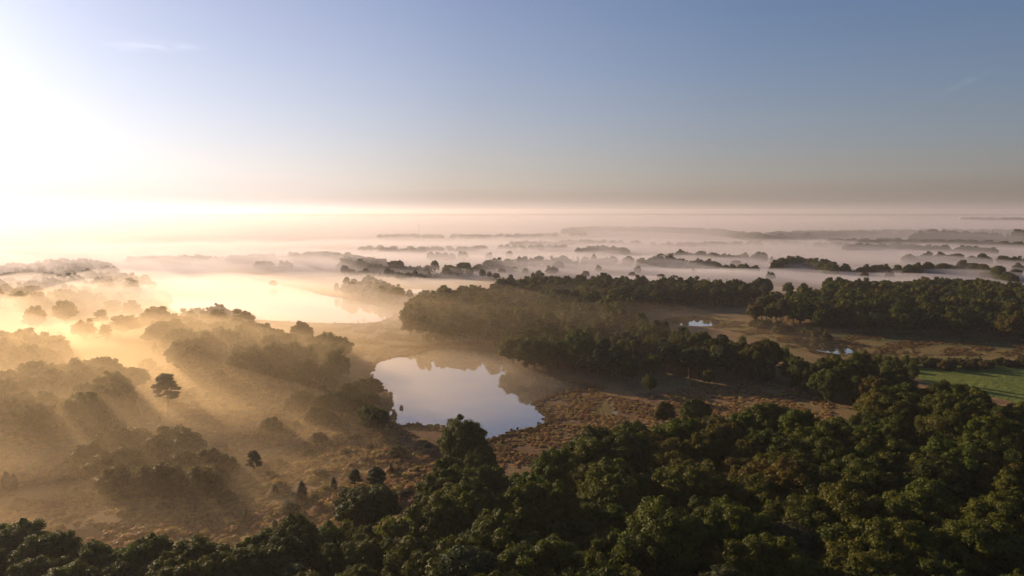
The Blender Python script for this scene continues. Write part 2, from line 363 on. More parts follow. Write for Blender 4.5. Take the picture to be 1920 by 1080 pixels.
def pine_crown(seed, n=15, h=12., per=260, wide=4.2, low=.5):
    r = np.random.default_rng(seed); parts = []
    for i in range(n):
        t = i/(n-1); z = h*(low+(1-low)*t**.9)-.5; rad = wide*math.sqrt(max(.05, 1-(t*.98)**2.2))*r.uniform(.45, .95)*(1 if i else .8)
        a = i*2.4+r.uniform(-.5, .5); C = np.array([math.cos(a)*rad*.75, math.sin(a)*rad*.75, z]); Rr = r.uniform(.8, 1.6)*wide/4.2
        parts.append(core(C, Rr*.8, r, .5)); parts.append(leaves(C, Rr, int(per*Rr/1.2), .22, r, .58, .5, .8, -.3))
        for q in range(3):
            dd = r.normal(0, 1, 3)*[1, 1, .25]; C2 = C+dd/np.linalg.norm(dd)*Rr*.9; parts.append(leaves(C2, Rr*.42, int(per*.22), .22, r, .5, .5))
    return tri_join(parts)
def birch_crown(seed, h=12.):
    r = np.random.default_rng(seed); parts = []
    for i in range(26):
        t = r.uniform(0, 1); z = 2.2+(h-2.6)*t; rad = 2.5*math.sin(math.pi*(.12+.85*t)**.9)*r.uniform(.3, 1)
        a = i*2.4; C = np.array([math.cos(a)*rad, math.sin(a)*rad, z]); Rr = r.uniform(.7, 1.15)
        parts.append(core(C, Rr*.62, r, 1.1, ICO0)); parts.append(leaves(C, Rr, 170, .2, r, 1.25, -.1, .9, -1))
    return tri_join(parts)
def spruce_crown(seed, h=12.):
    r = np.random.default_rng(seed); parts = []
    for i in range(13):
        t = i/12; z = 1+(h-1.2)*t; rad = 2.3*(1-t)**.9+.12
        parts.append(core(np.array([0, 0, z]), rad*.7, r, .5, ICO0)); parts.append(leaves(np.array([0, 0, z]), rad, int(40+150*(1-t)), .24, r, .35, .1, .7, -.4))
    return tri_join(parts)
def bush_crown(seed, n=15, wide=1.0, per=170, leaf=.09):
    """a bush 2 m tall and about 2.4 m wide"""
    r = np.random.default_rng(seed); parts = []
    for d in fib(n, r, 0.0):
        C = d*np.array([.85*wide, .85*wide, 1.25])*r.uniform(.75, 1.1)+[0, 0, .3]; Rr = r.uniform(.28, .5)
        parts.append(core(C, Rr*.8, r)); parts.append(leaves(C, Rr, per, leaf, r, 1, .35))
    parts.append(core(np.array([0, 0, .7]), .85, r, .9))
    return tri_join(parts)
def juniper_crown(seed):
    """3 m tall column"""
    r = np.random.default_rng(seed); parts = []
    for i in range(16):
        t = i/15; z = .35+2.4*t; rad = .55*math.sin(math.pi*min(1, .25+.72*t))**.7
        a = i*2.4; C = np.array([math.cos(a)*rad*.35, math.sin(a)*rad*.35, z]); Rr = max(.16, rad*.75)
        parts.append(core(C, Rr*.85, r, 1.3)); parts.append(leaves(C, Rr, 130, .075, r, 1.5, .8, .5, -1))
    return tri_join(parts)
def crown_mesh(kind, data, mat): V, Fc = data; return mesh_from(kind, V, Fc, [mat])

PROTO = {}
PROTO['oak'] = [(crown_mesh('oak_crown', oak_crown(s), MAT['oak']), trunk_mesh('oak_trunk', s, 12, .42, 8, 7, 3.2, MAT['bark'])) for s in (11, 12, 13, 14, 15)]
PROTO['oak'] += [(crown_mesh('oak_crown', oak_crown(s, 4.4, 12.5, 7.2, 58, 210), MAT['oak']), trunk_mesh('oak_trunk', s, 12, .36, 8, 6, 2.6, MAT['bark'])) for s in (16, 17)]
PROTO['pine'] = [(crown_mesh('pine_crown', pine_crown(s, 26+s % 3*2, 12, 190, 3.6+.4*(s % 3), .42+.08*(s % 2)), MAT['pine']), trunk_mesh('pine_trunk', s, 12, .28, 11, 6, 2.4, MAT['pine_bark'])) for s in (21, 22, 23, 24)]
PROTO['birch'] = [(crown_mesh('birch_crown', birch_crown(s), MAT['birch']), trunk_mesh('birch_trunk', s, 12, .2, 10.5, 5, 1.4, MAT['birch_bark'])) for s in (31, 32)]
PROTO['spruce'] = [(crown_mesh('spruce_crown', spruce_crown(s), MAT['spruce']), trunk_mesh('spruce_trunk', s, 12, .22, 11, 0, 1, MAT['bark'])) for s in (41, 42)]
PROTO['bush'] = [(crown_mesh('bush_foliage', bush_crown(s), MAT['bush']), trunk_mesh('bush_stem', s, 2, .06, .9, 4, .5, MAT['bark'])) for s in (51, 52, 53)]
PROTO['juniper'] = [(crown_mesh('juniper_foliage', juniper_crown(s), MAT['juniper']), trunk_mesh('juniper_stem', s, 3, .07, 1.2, 0, .5, MAT['bark'])) for s in (61, 62)]
# plain broad trees for the far rows: the same growth with fewer, larger leaf sprays
PROTO['broadleaf'] = [(crown_mesh('broad_crown', oak_crown(s, 4.6, 12.3, 6.4, 34, 90, .36, 1.45), MAT['oak']), trunk_mesh('broad_trunk', s, 12, .34, 8, 4, 2.6, MAT['bark'])) for s in (71, 72, 73)]
NAME = {'oak': 'oak_tree', 'pine': 'pine_tree', 'birch': 'birch_tree', 'spruce': 'spruce_tree', 'bush': 'bush', 'juniper': 'juniper', 'broadleaf': 'broadleaf_tree'}
CAT = {'oak': 'tree', 'pine': 'tree', 'birch': 'tree', 'spruce': 'tree', 'bush': 'bush', 'juniper': 'shrub', 'broadleaf': 'tree'}
BASE_H = {'bush': 2.0, 'juniper': 3.0}
ORD = 'zeroth first second third fourth fifth sixth seventh eighth ninth tenth eleventh twelfth thirteenth fourteenth fifteenth sixteenth seventeenth eighteenth nineteenth'.split()
TENS = {2: 'twenty', 3: 'thirty', 4: 'forty', 5: 'fifty', 6: 'sixty', 7: 'seventy', 8: 'eighty', 9: 'ninety'}
def ordinal(n):
    if n < 20: return ORD[n]
    t, u = divmod(n, 10); return (TENS[t][:-1]+'ieth') if u == 0 else TENS[t]+'-'+ORD[u]
def number_left_to_right(objs, text):
    """text holds {o}: the place of each thing counted from the left as seen in the photo"""
    objs = sorted(objs, key=lambda e: px_of(e.location.x, e.location.y)[0])
    for i, e in enumerate(objs): e['label'] = text.format(o='leftmost' if i == 0 else 'rightmost' if i == len(objs)-1 else ordinal(i+1)+' from left')
PLACED = []
def plant(kind, x, y, h, label, group=None, wide=1.0, var=None, rz=None, single=False):
    p = PROTO[kind]; v = random.randrange(len(p)) if var is None else var % len(p)
    cm, tm = p[v]; s = h/BASE_H.get(kind, 12.3)
    e = bpy.data.objects.new(NAME[kind], None); COL.objects.link(e)
    e.location = (x, y, 0); e.rotation_euler = (0, 0, random.uniform(0, 6.28) if rz is None else rz); e.scale = (s*wide, s*wide, s)
    e.empty_display_size = .5
    apply_tags(e, label, CAT[kind], group)
    link('crown' if CAT[kind] == 'tree' else 'foliage', cm, e); link('trunk' if CAT[kind] == 'tree' else 'stem', tm, e)
    PLACED.append((x, y, h*.4*wide)); return e

# ---- geometry-node scatter for what nobody could count
def scatter(name, pts, variants, scales, label, cat, z=None, tilt=0.0, seed=0):
    r = np.random.default_rng(seed); n = len(pts)
    V = np.zeros((n, 3), np.float32); V[:, :2] = pts
    if z is not None: V[:, 2] = z
    me = bpy.data.meshes.new(name); me.vertices.add(n); me.vertices.foreach_set('co', V.ravel())
    a = me.attributes.new('v', 'INT', 'POINT'); a.data.foreach_set('value', r.integers(0, len(variants), n).astype(np.int32))
    rot = np.zeros((n, 3), np.float32); rot[:, 2] = r.uniform(0, 6.28, n); rot[:, :2] = r.normal(0, tilt, (n, 2))
    a = me.attributes.new('r', 'FLOAT_VECTOR', 'POINT'); a.data.foreach_set('vector', rot.ravel())
    a = me.attributes.new('s', 'FLOAT_VECTOR', 'POINT'); a.data.foreach_set('vector', np.asarray(scales, np.float32).reshape(n, 3).ravel())
    o = link(name, me); apply_tags(o, label, cat, kind='stuff')
    g = bpy.data.node_groups.new(name, 'GeometryNodeTree')
    g.interface.new_socket('Geometry', in_out='INPUT', socket_type='NodeSocketGeometry'); g.interface.new_socket('Geometry', in_out='OUTPUT', socket_type='NodeSocketGeometry')
    gi, go = g.nodes.new('NodeGroupInput'), g.nodes.new('NodeGroupOutput'); j = g.nodes.new('GeometryNodeJoinGeometry'); g.links.new(j.outputs[0], go.inputs[0])
    def attr(nm, tp): q = g.nodes.new('GeometryNodeInputNamedAttribute'); q.data_type = tp; q.inputs['Name'].default_value = nm; return q.outputs['Attribute']
    v, ro, sc_ = attr('v', 'INT'), attr('r', 'FLOAT_VECTOR'), attr('s', 'FLOAT_VECTOR')
    for k, m_ in enumerate(variants):
        src = bpy.data.objects.new(m_.name+'_growth', m_)           # data for the scatter only, never linked into the scene
        oi = g.nodes.new('GeometryNodeObjectInfo'); oi.inputs['Object'].default_value = src; oi.inputs['As Instance'].default_value = True
        cmpn = g.nodes.new('FunctionNodeCompare'); cmpn.data_type = 'INT'; cmpn.operation = 'EQUAL'
        ints = [s_ for s_ in cmpn.inputs if s_.type == 'INT']; g.links.new(v, ints[0]); ints[1].default_value = k
        ip = g.nodes.new('GeometryNodeInstanceOnPoints'); g.links.new(gi.outputs[0], ip.inputs['Points']); g.links.new(cmpn.outputs[0], ip.inputs['Selection'])
        g.links.new(oi.outputs['Geometry'], ip.inputs['Instance']); g.links.new(ro, ip.inputs['Rotation']); g.links.new(sc_, ip.inputs['Scale'])
        g.links.new(ip.outputs[0], j.inputs[0])
    md = o.modifiers.new('growth', 'NODES'); md.node_group = g
    return o
def combined(kind, v):
    """crown and trunk as one mesh for scattered woodland"""
    cm, tm = PROTO[kind][v]; me = bpy.data.meshes.new(kind+'_growth'); Vs, Fs, mi, off = [], [], [], 0
    for i, q in enumerate((cm, tm)):
        V = np.zeros(len(q.vertices)*3, np.float32); q.vertices.foreach_get('co', V); Fc = np.zeros(len(q.loops), np.int32); q.loops.foreach_get('vertex_index', Fc)
        Vs.append(V.reshape(-1, 3)); Fs.append(Fc.reshape(-1, 3)+off); mi += [i]*(len(Fc)//3); off += len(q.vertices)
    return mesh_from(kind+'_growth', np.concatenate(Vs), np.concatenate(Fs), [cm.materials[0], tm.materials[0]], mi)

WATER = [POND, LAKE]
def dry(P):
    P = np.asarray(P); k = np.ones(len(P), bool)
    for W_ in WATER: k &= ~inside(W_, P[:, 0], P[:, 1])
    return P[k]

#@@TREES@@
# ---- foreground wood, a closed canopy of oaks running off below the frame
FW = poly_world([(-60,985,9),(60,990,9),(200,1008,9),(300,1040,9),(430,995,9),(520,985,9),(620,985,11),(740,975,10),(800,955,10),(840,905,10),(880,870,11),(960,860,12),(1060,850,12),(1150,815,12),(1230,795,12),(1330,785,12),(1420,775,12),(1550,768,12),(1640,748,11),(1700,735,10),(1780,733,10),(1860,748,11),(1990,775,12),(2250,805,12)])
FW = np.concatenate([FW, np.array([[190, 60], [90, 48], [-90, 48]])])
P = dry(sample_poly(FW, 8.6, 101, jitter=.38)); P = P[np.argsort(P[:, 1])]
def vis(P, z=12, m=120): return np.array([(-m < px_of(x, y, z)[0] < 1920+m) and px_of(x, y, z)[1] < 1080+m*1.3 for x, y in P], bool)
P = P[vis(P)]
Q = sample_poly(poly_world([(-60,992,8),(60,995,8),(200,1008,8),(300,1038,8),(430,1000,8),(560,985,8),(700,985,8),(700,1200,8),(-60,1200,8)]), 6.2, 111, jitter=.4); Q = Q[vis(Q)]
P = np.concatenate([np.array([p for p in P if px_of(p[0], p[1], 8)[0] > 690 or px_of(p[0], p[1], 8)[1] > 1200]), Q]); P = P[np.argsort(P[:, 1])]
rest = []; ROWS = {}
for i, (x, y) in enumerate(P):
    px, py = px_of(x, y, 10)
    h = random.uniform(11.0, 14.5)*(1 if px > 720 else .70)
    kind = random.choices(('oak', 'birch', 'pine'), (.86, .1, .04))[0]
    tw = {'birch': 'pale young birch', 'oak': 'dark oak', 'pine': 'dark pine'}[kind]; gw = {'birch': 'birches', 'oak': 'oaks', 'pine': 'pines'}[kind]
    if px < 640: where = 'in the low wood edge along the bottom left'
    elif px < 1000 and py < 1000: where = 'in the wood between the heath and the near pond'
    elif py < 800: where = 'on the far edge of the foreground wood'
    elif px < 1450: where = 'in the middle of the dense foreground canopy'
    else: where = 'in the right part of the dense foreground canopy'
    if i < 240:
        e = plant(kind, x, y, h, tw+' '+where, gw+' '+where, wide=random.uniform(.9, 1.35))
        for k, (lo_, hi_, nm) in enumerate([(1000, 1300, 'bottom row of crowns'), (930, 1000, 'second row of crowns from the bottom'), (880, 930, 'third row of crowns from the bottom'), (840, 880, 'fourth row of crowns from the bottom'), (810, 840, 'fifth row of crowns from the bottom')]):
            if lo_ <= py < hi_: ROWS.setdefault((nm, tw), []).append(e)
    else: rest.append((x, y))
for (nm, tw), es in ROWS.items(): number_left_to_right(es, tw+', {o} in the '+nm)
print('FOREGROUND', len(P), 'rest', len(rest))
if rest:
    rest = np.array(rest); s_ = rng.uniform(.8, 1.15, (len(rest), 1))*np.ones((1, 3))
    scatter('oak_woodland', rest, [combined('oak', k) for k in (0, 2, 4, 5)], s_, 'far part of the dense foreground oak canopy', 'woodland')

def one(kind, px, py, h, label, wide=1.0, group=None, var=None, top=True):
    x, y = at(px, py, h if top else 0); return plant(kind, x, y, h, label, group, wide, var)
# ---- single trees and bushes that the photo lets one point at
one('oak', 872, 793, 13, 'tall oak standing alone against the near edge of the pond', 1.1, var=5)
one('oak', 900, 835, 10, 'dark oak just right of the tall oak at the pond edge', .95, var=0)
one('oak', 845, 860, 9, 'oak below the tall oak at the pond edge', .9, var=3)
one('oak', 685, 918, 8.5, 'broad low oak in front of the heath, left of the sandy gap', 1.5, var=1)
one('oak', 700, 765, 7, 'round olive oak on the left shore of the near pond', 1.25, var=2)
one('pine', 310, 700, 12.5, 'lone flat-topped pine in the mist on the left heath', 1.2, var=0)
one('pine', 410, 692, 8, 'broad pine in the mist right of the lone flat-topped pine', 1.2, var=1)
one('bush', 505, 780, 5.0, 'round dark bush on the open heath, left of the pond', 1.15)
one('pine', 475, 845, 6.4, 'small crooked pine beside the big bush thicket on the heath', 1.1, var=0)
one('bush', 597, 810, 2.6, 'pale tufted bush on the heath between dark bush and pond', 1.5)
one('bush', 745, 836, 2.6, 'low wide bush on the shaded heath below the pond', 1.5)
one('juniper', 565, 902, 4.0, 'tallest dark oval juniper on the heath', 1.5)
one('juniper', 625, 894, 2.8, 'pointed juniper right of the tallest oval juniper', 1.5)
one('juniper', 733, 868, 2.4, 'slim juniper behind the small pines near the wood', 1.2)
one('juniper', 514, 908, 2.4, 'low stubby juniper left of the tallest oval juniper', 1.9)
one('juniper', 515, 974, 2.2, 'small juniper at the edge of the bottom wood', 1.7)
one('juniper', 461, 956, 2.6, 'thin juniper spike rising at the wood edge, bottom left', 1.1)
one('juniper', 10, 884, 4.0, 'dark upright juniper at the left picture edge', 1.3)
one('juniper', 24, 888, 3.6, 'second upright juniper at the left picture edge', 1.2)
one('bush', 36, 932, 2.6, 'round bush in the mist near the left picture edge', 1.2)
one('pine', 665, 880, 4.6, 'small windswept pine left of the dark wide pine near the wood', 1.1, var=1)
one('pine', 705, 875, 6.0, 'dark wide pine in front of the slim juniper', 1.4, var=3)
one('bush', 425, 920, 2.4, 'low bush in front of the thicket on the heath', 1.5)
one('juniper', 298, 780, 2.8, 'slim juniper sticking up behind the thicket', 1.0)
one('juniper', 424, 832, 2.2, 'tiny juniper at the right end of the thicket', 1.0)
one('bush', 600, 880, 1.6, 'low bush left of the pointed juniper', 2.2)
one('bush', 545, 940, 2.4, 'low bush below the tallest oval juniper', 1.6)
tk = []
for px, py in [(262,640),(345,668),(305,735),(388,745),(470,760),(440,745),(520,765),(555,800),(430,790),(640,800),(670,830),(575,850),(530,870),(640,850),(700,845),(780,880),(800,900),(770,925),(590,930),(480,930),(380,930),(330,925),(240,930),(160,940),(120,900),(640,925),(500,890),(810,845),(90,955),(300,960)]:
    tk.append(one('bush', px+random.uniform(-9, 9), py+random.uniform(-6, 6), random.uniform(.9, 1.9), '', random.uniform(1.2, 2.0), 'low scrub scattered on the heath', top=False))
number_left_to_right(tk, 'knee-high scrub bush, {o} of those scattered over the open heath')
# thicket on the heath
tk = []
for px, py, h in [(195,802,6.5),(165,828,6),(240,796,7),(262,800,6.5),(313,796,7),(347,803,6.5),(290,812,6.5),(228,832,6),(330,815,6),(200,845,5.5),(215,870,5.5),(300,862,6.5),(275,868,6),(320,872,5.5),(372,870,6),(385,838,5.5),(350,842,5.5),(418,852,4.5),(180,858,4.5),(340,850,4),(400,870,4.5),(250,850,5)]:
    tk.append(one('bush', px, py, h*1.12, '', 1.15, 'bushes of the heath thicket'))
number_left_to_right([e for e in tk if e.location.y > np.median([q.location.y for q in tk])], 'dense bush, {o} in the back half of the heath thicket')
number_left_to_right([e for e in tk if e.location.y <= np.median([q.location.y for q in tk])], 'dense bush, {o} in the front half of the heath thicket')
# bushes and small trees on the left bank of the pond
tk = []
for px, py, h in [(540,742,4.5),(570,735,6),(600,742,6),(622,738,6.5),(652,722,7),(676,712,7),(700,712,7),(640,745,6),(590,760,5),(612,765,5),(660,745,6),(690,735,6),(520,742,3)]:
    tk.append(one('oak' if h > 5.5 else 'bush', px, py, h, '', 1.2 if h > 5.5 else 1.0, 'clump on the left bank of the pond'))
number_left_to_right([e for e in tk if 'oak' in e.name], 'low oak, {o} in the shaded clump on the left bank of the pond')
number_left_to_right([e for e in tk if 'bush' in e.name], 'bush, {o} in the shaded clump on the left bank of the pond')
# misty left
for k_, px, py, h, wd, lab in [
    ('broadleaf',120,567,11,1.0,'round tree in the bright mist, upper left'),('broadleaf',63,578,11,.9,'faint tree left of the round misty tree'),
    ('pine',188,580,9.5,1.2,'open-crowned pine silhouetted in the mist'),('broadleaf',155,602,9,.9,'dark tree in front of the open-crowned misty pine'),
    ('pine',197,608,9,1.1,'low pine right below the open-crowned misty pine'),('broadleaf',210,563,9,.9,'pale tree behind the open-crowned misty pine'),
    ('broadleaf',232,592,9.5,1.25,'wide tree right of the open-crowned misty pine'),('broadleaf',247,566,9.5,.9,'pale tree with a long shadow left of the lake'),
    ('broadleaf',290,578,12,1.2,'big round tree left of the misty wood mound'),('birch',290,643,5.5,.9,'narrow young tree in the mist above the lone pine'),
    ('birch',325,655,5,1.0,'second narrow young tree in the mist above the lone pine'),('bush',275,670,3.6,1.2,'small bush in the mist behind the lone pine'),
    ('bush',450,718,3.6,1.5,'bush in the mist right of the broad pine'),('bush',360,727,2.2,1.2,'tiny bush between the two misty pines'),
    ('broadleaf',245,690,8,1.2,'tree at the right end of the large misty clump'),('broadleaf',228,725,7,1.0,'low tree at the foot of the large misty clump'),
    ('bush',113,620,2.5,1.0,'tiny bush in the mist above the left clump'),
    ('broadleaf',485,490,10,1.0,'left of three small trees in the far bright mist'),('broadleaf',503,491,10,1.3,'middle of three small trees in the far bright mist'),
    ('broadleaf',535,490,10.5,1.1,'right of three small trees in the far bright mist'),('broadleaf',512,527,5,1.2,'tiny lone tree in the mist beyond the lake'),
    ('broadleaf',752,514,6,1.4,'squat lone tree right of the misty promontory'),
    ('broadleaf',270,517,9,1.0,'tree at the tip of the misty wood by the lake inlet'),('broadleaf',255,520,9,1.0,'second tree at the tip of the misty wood'),('broadleaf',285,528,7,1.0,'lowest tree at the tip of the misty wood')]:
    one(k_, px, py, h*1.08, lab, wd*1.2)
def grove(pts, hz, spacing, kinds, hrange, label, group, seed, wide=(.9, 1.2), limit=999, ground=()):
    poly = np.array([at(px, py, hz) for px, py in pts]+[at(px, py, 0) for px, py in ground])
    P = dry(sample_poly(poly, spacing, seed, jitter=.4)); r = random.Random(seed); P = P[np.argsort(P[:, 1])]
    P = P[vis(P)]
    G = {}
    for i, (x, y) in enumerate(P[:limit]):
        kd = r.choice(kinds); e = plant(kd, x, y, r.uniform(*hrange), label.format(k=NAME[kd].replace('_', ' ').replace('broadleaf', 'broad-crowned')), group, r.uniform(*wide)); G.setdefault(e['label'], []).append(e)
    for lab, es in G.items():
        if len(es) <= 25: number_left_to_right(es, lab.replace(' in the', ', {o} in the', 1) if ' in the' in lab else lab.replace(' on the', ', {o} on the', 1))
    return P[limit:]
grove([(-60,700),(20,695),(60,690),(100,680),(150,668),(185,675),(215,700),(240,745),(200,765),(80,770),(-60,780)], 9, 6.8, ['broadleaf', 'oak'], (8, 11.5), '{k} in the large dark clump in the mist, left', 'large clump in the left mist', 201)
grove([(-50,628),(20,625),(70,618),(100,640),(125,650),(90,668),(-50,670)], 9, 8, ['broadleaf'], (9, 11.5), '{k} in the paler clump above the large left clump', 'pale clump in the left mist', 202)
FA = dry(sample_poly(poly_world([(-60,505,10),(40,498,10),(110,492,10),(190,490,10),(225,515,10),(270,540,10),(220,550,10),(100,560,10),(-60,565,10)]), 10, 203, jitter=.45))
scatter('faint_woodland', FA, [combined('broadleaf', k) for k in range(3)], rng.uniform(.55, 1.15, (len(FA), 1))*np.ones((1, 3)), 'faint wood at the upper left, almost lost in bright mist', 'woodland', seed=31)
grove([(300,600),(345,585),(400,577),(440,585),(480,603),(500,622),(480,650),(400,670),(330,660),(295,630)], 9, 8, ['broadleaf', 'oak'], (7.5, 12.5), '{k} on the misty wooded mound below the big lake', 'wooded mound below the lake', 204)
grove([(430,650),(480,636),(540,622),(570,612),(600,625),(640,645),(664,665),(655,688),(600,700),(520,695),(450,680)], 9, 7.6, ['oak', 'birch', 'oak'], (7.5, 12.5), '{k} in the dark wood left of the near pond', 'dark wood left of the pond', 205)
grove([(615,533),(650,528),(700,520),(735,535),(765,553)], 8, 8, ['broadleaf', 'pine'], (7.5, 11), '{k} on the wooded promontory between lake and pools', 'promontory between lake and pools', 206, ground=[(772,570),(720,572),(640,556),(612,550)])
one('pine', 650, 519, 11, 'crooked pine topping the left of the promontory', 1.0, var=1)
one('pine', 768, 543, 8, 'crooked pine at the right tip of the promontory', 1.0, var=2)

# ---- middle wood (pine and oak) behind the pond: edge and nearest trees are things, the rest is one mass
MW = np.array([at(px, py, 9) for px, py in [(765,575),(780,556),(850,546),(925,540),(945,528),(1000,525),(1150,524),(1300,530),(1430,535),(1445,546),(1400,549),(1330,549),(1240,551),(1180,560),(1185,592),(1215,602),(1290,624),(1390,642),(1450,656),(1500,668),(1560,678),(1640,675),(1712,682)]]
             + [at(px, py, 0) for px, py in [(1722,760),(1640,775),(1560,765),(1500,742),(1430,728),(1400,721),(1330,712),(1240,715),(1150,716),(1090,714),(1010,706),(950,690),(905,664),(850,664),(800,652),(765,630)]])
P = dry(sample_poly(MW, 7.2, 301, jitter=.42)); P = P[vis(P)]; P = P[np.argsort(P[:, 1])]
print('MIDDLE', len(P))
near, far = P[:165], P[165:]
for x, y in near:
    px, py = px_of(x, y, 9)
    if px > 1380: kd = random.choice(['oak', 'birch', 'oak', 'birch']); lab, gr = 'tree in the belt between the heath clearing and the pasture', 'belt above the clearing'
    elif px < 1090 and py > 620: kd = random.choice(['oak', 'birch', 'oak']); lab, gr = 'sunlit tree on the right bank of the near pond', 'trees on the right bank of the pond'
    else: kd = random.choice(['oak', 'pine', 'pine', 'birch']); lab, gr = 'tree on the near slope of the dark middle wood', 'near trees of the middle wood'
    plant(kd, x, y, random.uniform(8.5, 12.5), {'oak': 'oak ', 'birch': 'pale birch ', 'pine': 'pine ', 'broadleaf': 'broad-crowned '}[kd]+lab, gr+', '+kd, random.uniform(.85, 1.15))
print({k: sum(1 for o in bpy.data.objects if o.name.split('.')[0] == k) for k in NAME.values()})
s_ = rng.uniform(.75, 1.08, (len(far), 1))*np.ones((1, 3))
scatter('middle_woodland', far, [combined('pine', k) for k in (0, 1, 2, 3)]+[combined('broadleaf', k) for k in (0, 1)]+[combined('oak', 5)], s_, 'dense mass of pine and oak behind the near pond', 'woodland', seed=3)
# ---- right wood
RW = np.array([at(px, py, 9) for px, py in [(1395,585),(1440,568),(1480,552),(1540,552),(1560,535),(1640,537),(1750,532),(1860,533),(1920,545),(2060,545)]]+[at(px, py, 0) for px, py in [(2060,655),(1920,642),(1750,632),(1600,626),(1480,616),(1400,603)]])
P = dry(sample_poly(RW, 7.6, 302, jitter=.42)); P = P[vis(P)]; P = P[np.argsort(P[:, 1])]; print('RIGHT', len(P))
near, far = P[:80], P[80:]
for x, y in near:
    kd = random.choice(['oak', 'birch', 'pine'])
    plant(kd, x, y, random.uniform(8, 12.5), {'oak': 'oak ', 'birch': 'pale birch ', 'pine': 'pine ', 'broadleaf': 'broad-crowned tree '}[kd]+'on the edge of the large right wood, behind the golden meadow', 'edge of the right wood, '+kd, random.uniform(.85, 1.1))
s_ = rng.uniform(.8, 1.15, (len(far), 1))*np.ones((1, 3))
scatter('right_woodland', far, [combined('pine', k) for k in (0, 2)]+[combined('broadleaf', k) for k in (0, 1, 2)]+[combined('oak', 6)], s_, 'dense mass of the large right wood', 'woodland', seed=4)
one('oak', 1430, 522, 13, 'big round tree at the gap between the middle and right wood', 1.1, var=0)
one('oak', 1415, 530, 11, 'tree left of the big round tree at the wood gap', .9, var=5)
one('broadleaf', 1478, 531, 9, 'pale round tree in the mist behind the wood gap', 1.1)
one('broadleaf', 1508, 533, 9, 'second pale tree in the mist behind the wood gap', 1.0)
one('oak', 1555, 523, 12.5, 'tree standing above the left of the right wood', 1.0, var=6)
for px, py, h, lab in [(1329,519,13,'spiky conifer above the middle wood skyline'),(1343,522,12,'second spiky conifer above the middle wood skyline'),(1363,521,12.5,'third spiky conifer above the middle wood skyline')]: one('spruce', px, py, h, lab, .9)
# clearing between middle wood and foreground wood
for px, py, h, wd, lab in [(1175,683,7,1.1,'left small oak in the shaded clearing'),(1225,668,8,1.0,'tallest small oak in the shaded clearing'),(1218,706,6,1.1,'lowest small oak in the shaded clearing'),(1272,667,6,.9,'pale small oak right of the tallest clearing oak'),(1312,669,6.5,1.1,'right small oak in the shaded clearing'),(1330,695,5.5,1.1,'dark small oak below the right clearing oak')]:
    one('oak', px, py, h, lab, wd)
for px, py, h, wd, lab in [(1246,757,7,1.0,'oak beside the clearing left of the dark round oak'),(1306,750,7.5,1.1,'dark round oak at the lower edge of the clearing')]: one('oak', px, py, h, lab, wd)
# hedge of bushes at the far side of the pasture
tk = []
for i in range(44):
    t = i/43; px = 1600+t*340; py = 668+t*2+random.uniform(-3, 3)-(4 if i % 5 == 0 else 0)
    tk.append(one('bush' if i % 3 else 'birch', px, py+2, random.uniform(2.5, 4.2), ('bush' if i % 3 else 'young birch')+' in the hedge between golden meadow and pasture', 1.2, 'hedge behind the pasture, '+('bushes' if i % 3 else 'birches')))
number_left_to_right([e for e in tk if 'bush' in e.name], 'bush, {o} in the hedge between golden meadow and pasture')
number_left_to_right([e for e in tk if 'birch' in e.name], 'young birch, {o} in the hedge between golden meadow and pasture')
tk = []
for i, (px, py) in enumerate([(1650,662),(1665,665),(1680,668),(1700,665),(1712,672),(1640,672)]): tk.append(one('birch', px, py, 8.5, 'yellow-green birch at the left corner of the pasture', 1.0, 'birches at the pasture corner'))
number_left_to_right(tk, 'yellow-green birch, {o} at the left corner of the pasture'); tk = []
for i in range(26):
    px = 1400+random.uniform(0, 160); tk.append(one('birch' if i % 2 else 'bush', px, 590+(px-1400)*.16+random.uniform(0, 10), random.uniform(2.5, 5.5), ('young birch' if i % 2 else 'bush')+' on the pale scrub edge of the golden meadow', 1.1, 'scrub at the meadow, '+('birches' if i % 2 else 'bushes')))
number_left_to_right([e for e in tk if 'bush' in e.name], 'bush, {o} on the pale scrub edge of the golden meadow')
number_left_to_right([e for e in tk if 'birch' in e.name], 'young birch, {o} on the pale scrub edge of the golden meadow')

# ---- tree rows in the mist beyond
UNDER = []
def row(pts, h, step, label, group, kinds=('broadleaf',), rows=1, gap=.06, wide=(.8, 1.35), dh=.4, back=9, seed=1):
    r = random.Random(seed); W_ = [at(px, py, h) for px, py in pts]; out = []; back_pts = []
    for k in range(1):
        for (x1, y1), (x2, y2) in zip(W_, W_[1:]):
            n = max(1, int(math.hypot(x2-x1, y2-y1)/step))
            for i in range(n):
                if r.random() < gap: continue
                t = (i+r.random()*.8)/n; hh = h*r.uniform(1-dh, 1+dh*.35)
                kd = r.choice(kinds) if kinds != ('broadleaf',) or r.random() < .75 else r.choice(('oak', 'birch'))
                out.append(plant(kd, x1+(x2-x1)*t+r.uniform(-2, 2), y1+(y2-y1)*t+k*back+r.uniform(-3, 3), hh, label, group, r.uniform(*wide)))
    for (x1, y1), (x2, y2) in zip(W_, W_[1:]):
        n = int(math.hypot(x2-x1, y2-y1)/2.6); bare = r.random()*.5
        for i in range(n):
            t = (i+r.random())/n; g_ = math.sin(t*7+seed)*.5+.5
            if r.random() > .35+.6*g_: continue
            UNDER.append((x1+(x2-x1)*t+r.uniform(-3, 3), y1+(y2-y1)*t+r.uniform(-5, back), h*r.uniform(.3, .82)/12.3))
    number_left_to_right(out, label.replace(' in the', ', {o} in the', 1).replace(' on the', ', {o} on the', 1) if ' in the' in label else label.replace(' on the', ', {o} on the', 1))
    return out
